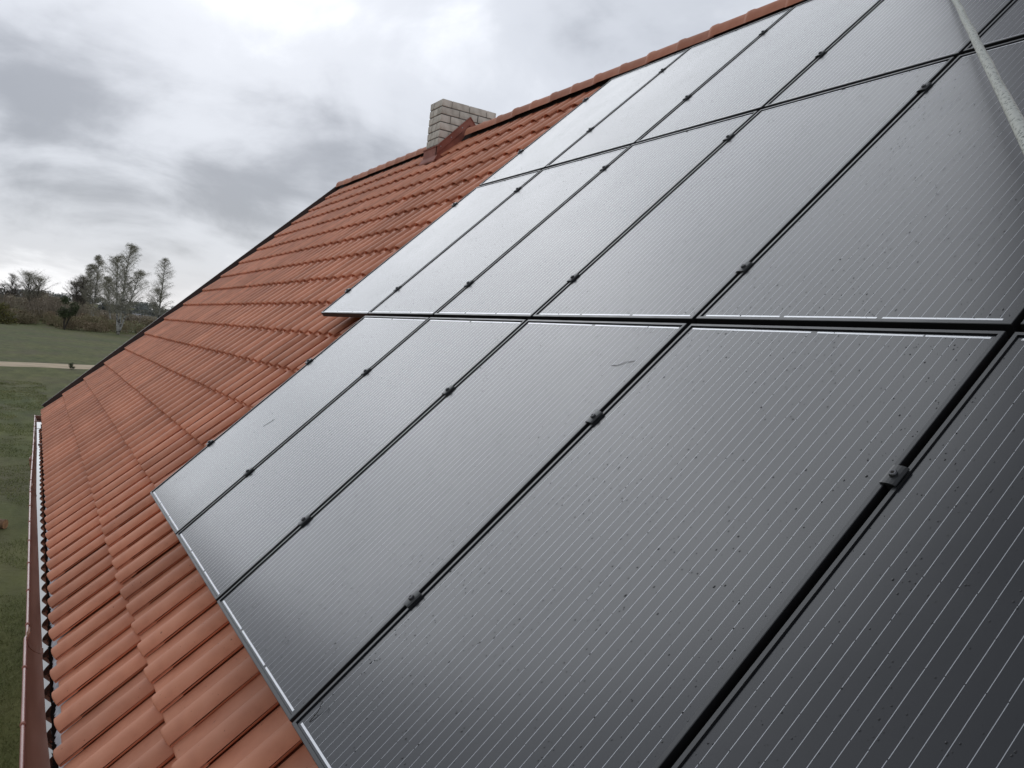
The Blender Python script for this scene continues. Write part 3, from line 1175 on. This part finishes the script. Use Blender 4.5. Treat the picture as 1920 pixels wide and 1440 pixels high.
M['willow'] = noise_mix(material('willow', (0.10, 0.10, 0.035), 0.9, spec=0.1), [(0.13, 0.12, 0.045), (0.22, 0.205, 0.085)], 0.7)
M['scrub'] = noise_mix(material('scrub', (0.05, 0.04, 0.03), 0.95, spec=0.1), [(0.24, 0.205, 0.16), (0.36, 0.305, 0.24), (0.40, 0.365, 0.265)], 0.12, 5)
M['scrub_low'] = noise_mix(material('scrub_low', (0.08, 0.068, 0.045), 0.95, spec=0.1), [(0.20, 0.175, 0.11), (0.31, 0.245, 0.17), (0.29, 0.28, 0.16)], 0.1, 5)
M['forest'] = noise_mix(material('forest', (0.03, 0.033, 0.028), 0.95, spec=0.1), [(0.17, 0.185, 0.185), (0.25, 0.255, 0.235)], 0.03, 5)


def strand(mb, p, q, w, rr):
    d = (q - p)
    s = Vector((rr.uniform(-1, 1), rr.uniform(-1, 1), rr.uniform(-.3, .3))).cross(d)
    if s.length < 1e-6:
        return
    s = s.normalized() * w / 2
    mb.add([p - s, p + s, q + s * 0.4, q - s * 0.4], [(0, 1, 2, 3)])


def leaf(mb, p, sz, rr):
    a_ = Vector((rr.uniform(-1, 1), rr.uniform(-1, 1), rr.uniform(-1, 1))).normalized()
    b_ = a_.cross(Vector((rr.uniform(-1, 1), rr.uniform(-1, 1), rr.uniform(-1, 1)))).normalized()
    mb.add([p - a_ * sz, p + b_ * sz * 0.6, p + a_ * sz, p - b_ * sz * 0.6], [(0, 1, 2, 3)])


def tree(name, label, x_, y_, h, cw_, seed, stems=((0, 0, 1.0),), bark='birch_bark', twig='twig_green', leafm='leaf_new', droop=0.8,
         low=0.22, nleaf=9, tr=0.24, twn=9, group=None, base_dz=0.0, tw=0.030, lsz=0.075):
    rr = random.Random(seed)
    base = Vector((x_, y_, terrain(x_, y_) + base_dz))
    T = put(name, None, world=Matrix.Translation(base))
    tag(T, label, 'tree', group)
    tk, cr_ = MB(), MB()
    lf = MB()
    for (lx, ly2, hf) in stems:
        H = h * hf
        pts, rads = [], []
        wob = rr.uniform(0, 9)
        for i in range(11):
            f = i / 10
            pts.append(Vector((lx * f + 0.25 * math.sin(wob + f * 4) * f, ly2 * (f ** 0.8) + 0.25 * math.sin(wob * 2 + f * 5) * f, H * f - 0.2 * (i == 0))))
            rads.append(tr * hf * (1 - f) ** 0.85 + 0.03)
        tk.tube(pts, rads, 7)
        nl = int(54 * hf)
        for i in range(nl):
            f = low + (0.97 - low) * (i + rr.random()) / nl
            k = min(int(f * 10), 9)
            p = pts[k].lerp(pts[k + 1], f * 10 - k)
            an = rr.uniform(0, 6.283)
            shape = math.sin(math.pi * min(1, ((f - low) / (1 - low)) * 0.80 + 0.24)) ** 0.8
            L_ = cw_ / 2 * 1.3 * shape * rr.uniform(0.55, 1.1)
            dirv = Vector((math.cos(an), math.sin(an), rr.uniform(0.7, 1.7)))
            bp_, br_ = [p], [0.07 * (1 - f) + 0.035]
            q = p.copy()
            sg = 5
            for s_ in range(sg):
                stp = Vector((dirv.x, dirv.y, dirv.z * (1 - 0.22 * s_ * droop))).normalized() * (L_ / sg)
                q = q + stp + Vector((rr.uniform(-1, 1), rr.uniform(-1, 1), rr.uniform(-1, 1))) * L_ * 0.03
                bp_.append(q.copy())
                br_.append(max(br_[0] * (1 - (s_ + 1) / (sg + 0.3)), 0.012))
            tk.tube(bp_, br_, 4, cap=False)
            for s_ in range(1, sg + 1):
                for _ in range(twn):
                    a_ = bp_[s_ - 1].lerp(bp_[s_], rr.random())
                    ln = rr.uniform(0.4, 1.0) * (0.6 + cw_ * 0.11)
                    out = Vector((dirv.x * 0.6 + rr.uniform(-1, 1), dirv.y * 0.6 + rr.uniform(-1, 1), rr.uniform(0.0, 1.0))).normalized() * ln
                    mid = a_ + out * 0.7
                    end = mid + Vector((out.x * 0.3, out.y * 0.3, -ln * droop * rr.uniform(0.6, 1.7) + (1 - droop) * ln * 0.5))
                    strand(cr_, a_, mid, tw, rr)
                    strand(cr_, mid, end, tw * 0.8, rr)
                    for _2 in range(nleaf if rr.random() < 0.6 else nleaf // 3):
                        leaf(lf, mid.lerp(end, rr.random()) + Vector((rr.uniform(-.25, .25), rr.uniform(-.25, .25), rr.uniform(-.2, .2))), lsz * rr.uniform(0.5, 1.1), rr)
    put('trunk', tk.build('trunk', M[bark], True), T, local=Matrix())
    c_ = put('crown', cr_.build('crown', M[twig]), T, local=Matrix())
    if lf.v:
        put('leaves', lf.build('leaves', M[leafm]), c_, local=Matrix())
    return T


BG = 'birches beyond the meadow'
tree('birch_tree', 'tallest birch with several stems at the edge of the meadow', -236.9, 17.2, 24.3, 10.5, 1, ((0.4, 0.9, 1.0), (-0.8, -1.8, 0.86), (0.6, 3.6, 0.72)), nleaf=3, droop=0.5, tr=0.34, group=BG, twn=13)
tree('birch_tree', 'slender white-stemmed birch left of the tallest one', -283.9, 13.4, 20.6, 7.5, 2, ((0.2, 0.1, 1.0), (-.5, -2.1, 0.85)), nleaf=3, droop=0.65, tr=0.26, group=BG, twn=13)
tree('birch_tree', 'short leaning birch with a white stem close behind the tallest one', -268.9, 17.9, 14.5, 6.0, 3, ((0.2, -2.6, 1.0),), nleaf=4, droop=0.7, tr=0.2, group=BG, twn=12)
tree('birch_tree', 'narrow pointed birch standing nearest the roof edge', -283.9, 32.2, 22.6, 9.0, 4, ((0.3, 0.1, 1.0), (0.3, -1.2, 0.55)), nleaf=3, droop=0.5, tr=0.28, group=BG, low=0.12, twn=12)
BT = 'bare trees beyond the meadow'
tree('bare_tree', 'bare dark fan-shaped tree left of the birches', -293.9, 10.0, 13.2, 8.5, 5, ((0.2, 0.3, 1.0), (0, 1.2, 0.92), (0, -1.4, 0.85)), 'bark', 'twig', nleaf=0, droop=0.1, tr=0.2, group=BT, twn=8, tw=0.05)
tree('bare_tree', 'round-headed bare tree above the thicket at left', -283.9, -3.3, 12.0, 10.0, 6, ((0.2, -1.2, 1.0), (0, 2.2, 0.9)), 'bark', 'twig_green', nleaf=1, droop=0.2, tr=0.22, group=BT, twn=9, low=0.3)
tree('bare_tree', 'thin bare tree nearest the left edge of the picture', -293.9, -9.0, 11.4, 6.0, 7, ((0.2, 0.2, 1.0), (0, 1.5, 0.75), (0, -1.8, 0.7)), 'bark', 'twig', nleaf=0, droop=0.2, tr=0.18, group=BT, twn=6)


def bush(name, label, x_, y_, h, w, seed, mat, n, stem=0.0, cat='bush', sz=0.22, strands=300, tw=0.06, tm='twig'):
    rr = random.Random(seed)
    base = Vector((x_, y_, terrain(x_, y_)))
    T = put(name, None, world=Matrix.Translation(base))
    tag(T, label, cat)
    st_, cr_, tg = MB(), MB(), MB()
    blobs = []
    for i in range(9):
        an = rr.uniform(0, 6.28)
        f = rr.random()
        blobs.append((Vector((math.cos(an) * w * 0.30 * rr.random(), math.sin(an) * w * 0.30 * rr.random(), stem + (h - stem) * (0.2 + 0.65 * f))), rr.uniform(0.16, 0.32) * w * (1.15 - 0.55 * f)))
    for (c_, r_) in blobs:
        st_.tube([(0, 0, -0.1), tuple(c_ * 0.5 + Vector((rr.uniform(-.1, .1), rr.uniform(-.1, .1), 0))), tuple(c_)], [0.05 * h / 4 + 0.006, 0.035 * h / 4 + 0.004, 0.003], 5)
        for _ in range(n // 9):
            d = Vector((rr.gauss(0, 1), rr.gauss(0, 1), rr.gauss(0, 1))).normalized() * r_ * rr.uniform(0.35, 1.05)
            leaf(cr_, c_ + Vector((d.x, d.y, d.z * 0.9)), sz * rr.uniform(0.5, 1.1), rr)
        for _ in range(strands // 9):
            d = Vector((rr.gauss(0, 1), rr.gauss(0, 1), abs(rr.gauss(0.3, 1)))).normalized() * r_ * rr.uniform(0.9, 1.35)
            strand(tg, c_ + d * 0.2, c_ + d, tw, rr)
    put('trunk', st_.build('trunk', M['bark']), T, local=Matrix())
    c_ = put('crown', cr_.build('crown', M[mat]), T, local=Matrix())
    if strands:
        put('twigs', tg.build('twigs', M[tm]), c_, local=Matrix())
    return T


bush('evergreen_tree', 'small dark evergreen tree standing alone before the scrub', -231.9, 4.6, 9.0, 6.0, 31, 'conifer', 2600, stem=2.2, cat='tree', sz=0.24)
bush('willow_bush', 'yellow-green rounded bush at the left edge of the meadow', -228.9, -8.6, 5.2, 7.5, 32, 'willow', 3400, cat='bush', sz=0.22, tm='twig_green')
bush('small_shrub', 'small leafy shrub beside the gravel road', -70.9, 1.06, 0.55, 0.75, 33, 'conifer', 420, cat='shrub', sz=0.045, strands=90, tw=0.012, tm='conifer')


def mass(name, label, spots, mat, n, sz, seed, strands=0, tw=0.1, tm=None):
    """spots: (x, y, height, width) clumps joined to one uncountable mass"""
    rr = random.Random(seed)
    mb = MB()
    for (x_, y_, h, w) in spots:
        g_ = terrain(x_, y_)
        for _ in range(n):
            an = rr.uniform(0, 6.28)
            f = rr.random() ** 0.8
            r_ = w / 2 * math.sqrt(rr.random()) * (1.0 - 0.55 * f ** 2)
            p = Vector((x_ + math.cos(an) * r_, y_ + math.sin(an) * r_, g_ + h * f))
            leaf(mb, p, sz * rr.uniform(0.5, 1.2), rr)
        for _ in range(strands):
            an = rr.uniform(0, 6.28)
            r_ = w / 2 * math.sqrt(rr.random())
            p = Vector((x_ + math.cos(an) * r_, y_ + math.sin(an) * r_, g_ + h * rr.uniform(0.1, 0.5)))
            strand(mb, p, p + Vector((rr.uniform(-.4, .4), rr.uniform(-.4, .4), 1)) * h * rr.uniform(0.3, 0.75), tw, rr)
    o = put(name, mb.build(name, M[mat]), None, world=Matrix())
    tag(o, label, kind='stuff')


rq = random.Random(77)
sp = []
for i in range(62):
    y_ = rq.uniform(-46, 13)
    sp.append((rq.uniform(-305, -262), y_, rq.uniform(4.5, 7.6) * (1.0 if y_ < 4 else 0.8), rq.uniform(4, 7)))
mass('thicket', 'dark brown thicket of bare scrub beyond the meadow', sp, 'scrub', 330, 0.30, 41, strands=170, tw=0.07)
sp = []
for i in range(80):
    y_ = rq.uniform(-12, 50)
    sp.append((rq.uniform(-262, -234) - 0.15 * max(0, y_), y_, rq.uniform(1.4, 3.4), rq.uniform(3.5, 7)))
mass('low_scrub', 'low brown scrub along the edge of the meadow', sp, 'scrub_low', 330, 0.28, 42, strands=150, tw=0.06)
sp = []
for i in range(190):
    y_ = rq.uniform(-160, 330)
    x_ = rq.uniform(-900, -740) - 0.2 * abs(y_ - 60)
    sp.append((x_, y_, rq.uniform(6.5, 11.5), rq.uniform(10, 20)))
for i in range(150):
    y_ = rq.uniform(-420, 620)
    x_ = rq.uniform(-1750, -1500)
    sp.append((x_, y_, rq.uniform(9, 14), rq.uniform(25, 45)))
mass('distant_forest', 'dark line of distant woods on the horizon', sp, 'forest', 260, 1.25, 43)
sp = [(rq.uniform(-430, -330), rq.uniform(18, 62), rq.uniform(2.0, 4.0), rq.uniform(6, 11)) for _ in range(36)]
mass('far_hedge', 'dark hedge between the meadow and the far houses', sp, 'scrub', 260, 0.5, 44, strands=60, tw=0.1)

# tiny far houses
M['far_wall'] = material('far_wall', (0.52, 0.51, 0.49), 0.9)
M['far_roof'] = material('far_roof', (0.30, 0.30, 0.31), 0.8)
M['far_glass'] = material('far_glass', (0.03, 0.035, 0.04), 0.1)


def far_house(label, x_, y_, l, d, hw, hr, rot, roofm):
    zb = terrain(x_, y_)
    T = put('far_house', None, world=Matrix.Translation((x_, y_, zb)) @ Matrix.Rotation(rot, 4, 'Z'))
    tag(T, label, 'house', 'houses far beyond the meadow')
    q = MB()
    q.add([(-d / 2, -l / 2, -1), (d / 2, -l / 2, -1), (d / 2, l / 2, -1), (-d / 2, l / 2, -1), (-d / 2, -l / 2, hw), (d / 2, -l / 2, hw), (d / 2, l / 2, hw), (-d / 2, l / 2, hw),
           (0, -l / 2, hw + hr), (0, l / 2, hw + hr)], [(0, 1, 5, 8, 4), (1, 2, 6, 5), (2, 3, 7, 9, 6), (3, 0, 4, 7)])
    put('wall', q.build('wall', M['far_wall']), T, local=Matrix())
    q = MB()
    for s in (-1, 1):
        q.add([(0, -l / 2 - .4, hw + hr + .1), (0, l / 2 + .4, hw + hr + .1), (s * (d / 2 + .5), l / 2 + .4, hw - .2), (s * (d / 2 + .5), -l / 2 - .4, hw - .2),
               (0, -l / 2 - .4, hw + hr + .3), (0, l / 2 + .4, hw + hr + .3), (s * (d / 2 + .5), l / 2 + .4, hw), (s * (d / 2 + .5), -l / 2 - .4, hw)],
              [(0, 1, 2, 3), (4, 7, 6, 5), (3, 2, 6, 7), (0, 3, 7, 4), (1, 5, 6, 2)])
    put('roof', q.build('roof', roofm), T, local=Matrix())
    for k in (-1, 1):
        q = MB()
        q.box(d / 2 + 0.01, d / 2 + 0.06, k * l / 4 - 0.6, k * l / 4 + 0.6, 0.9, 2.1)
        put('window', q.build('window', M['far_glass']), T, local=Matrix())


far_house('pale-roofed house far off to the right of the tallest birch', -693.9, 64.5, 5.5, 5, 2.4, 1.8, 0.2, M['far_roof'])
far_house('small white house far off closest to the roof edge', -640.0, 66.3, 4.0, 4, 2.2, 1.4, -0.3, M['far_roof'])

# ------------------------------------------------------------------ near grass, wood on the lawn
M['blade'] = material('blade', (0.07, 0.095, 0.032), 0.8, spec=0.15)
noise_mix(M['blade'], [(0.15, 0.165, 0.065), (0.21, 0.23, 0.09), (0.29, 0.265, 0.14)], 1.1, 5, (0.3, 0.72))
rg = random.Random(8)
mb = MB()
gverts, gfaces = [], []
for i in range(52000):
    d = 3.0 + 52 * rg.random() ** 1.7
    x_ = -d
    y_ = rg.uniform(-2.6 - d * 0.035, -0.9)
    if noise.noise(Vector((x_ * 0.5, y_ * 0.8, 6))) + 0.4 * noise.noise(Vector((x_ * 2, y_ * 2, 1))) < -0.18:
        continue
    z_ = terrain(x_, y_)
    h = rg.uniform(0.02, 0.065)
    a_ = rg.uniform(0, 6.28)
    wv = Vector((math.cos(a_), math.sin(a_), 0)) * (0.0035 + d * 0.00022)
    ln = Vector((rg.gauss(0, 1), rg.gauss(0, 1), 0)) * h * 0.6
    p = Vector((x_, y_, z_ - 0.005))
    b_ = len(gverts)
    gverts += [p - wv, p + wv, p + ln + Vector((0, 0, h))]
    gfaces.append((b_, b_ + 1, b_ + 2))
o = put('lawn_grass', mesh('lawn_grass', gverts, gfaces, M['blade']), None, world=Matrix())
tag(o, 'short rough grass of the lawn beside the house', kind='stuff')

M['cutwood'] = noise_mix(material('cutwood', (0.45, 0.24, 0.12), 0.8), [(0.30, 0.15, 0.075), (0.46, 0.25, 0.13)], 14, 5)
M['woodbark'] = noise_mix(material('woodbark', (0.2, 0.11, 0.06), 0.9), [(0.12, 0.07, 0.04), (0.26, 0.15, 0.085)], 12, 5)


def log(label, loc, rz, L_, r0, tilt=0.0):
    zb = terrain(loc[0], loc[1])
    T = put('log', None, world=Matrix.Translation((loc[0], loc[1], zb + r0 * 0.9)) @ Matrix.Rotation(rz, 4, 'Z') @ Matrix.Rotation(tilt, 4, 'Y'))
    tag(T, label, 'log', 'cut logs on the lawn')
    q = MB()
    q.tube([(-L_ / 2, 0, 0), (-L_ / 6, 0, r0 * .05), (L_ / 6, 0, -r0 * .03), (L_ / 2, 0, 0)], [r0, r0 * 1.04, r0 * .97, r0], 12, cap=False)
    put('bark', q.build('bark', M['woodbark'], True), T, local=Matrix())
    for s in (-1, 1):
        q = MB()
        q.tube([(s * (L_ / 2 - .002), 0, 0), (s * (L_ / 2 + .004), 0, 0)], [r0 * 0.97, r0 * 0.93], 12)
        put('cut_end', q.build('cut_end', M['cutwood']), T, local=Matrix())


log('short cut log with an orange end face lying on the lawn', (-14.35, -2.14, 0), 1.05, 0.34, 0.105)
log('smaller split log lying nearer the house wall side of the lawn at the edge', (-13.75, -2.19, 0), 0.7, 0.24, 0.06)
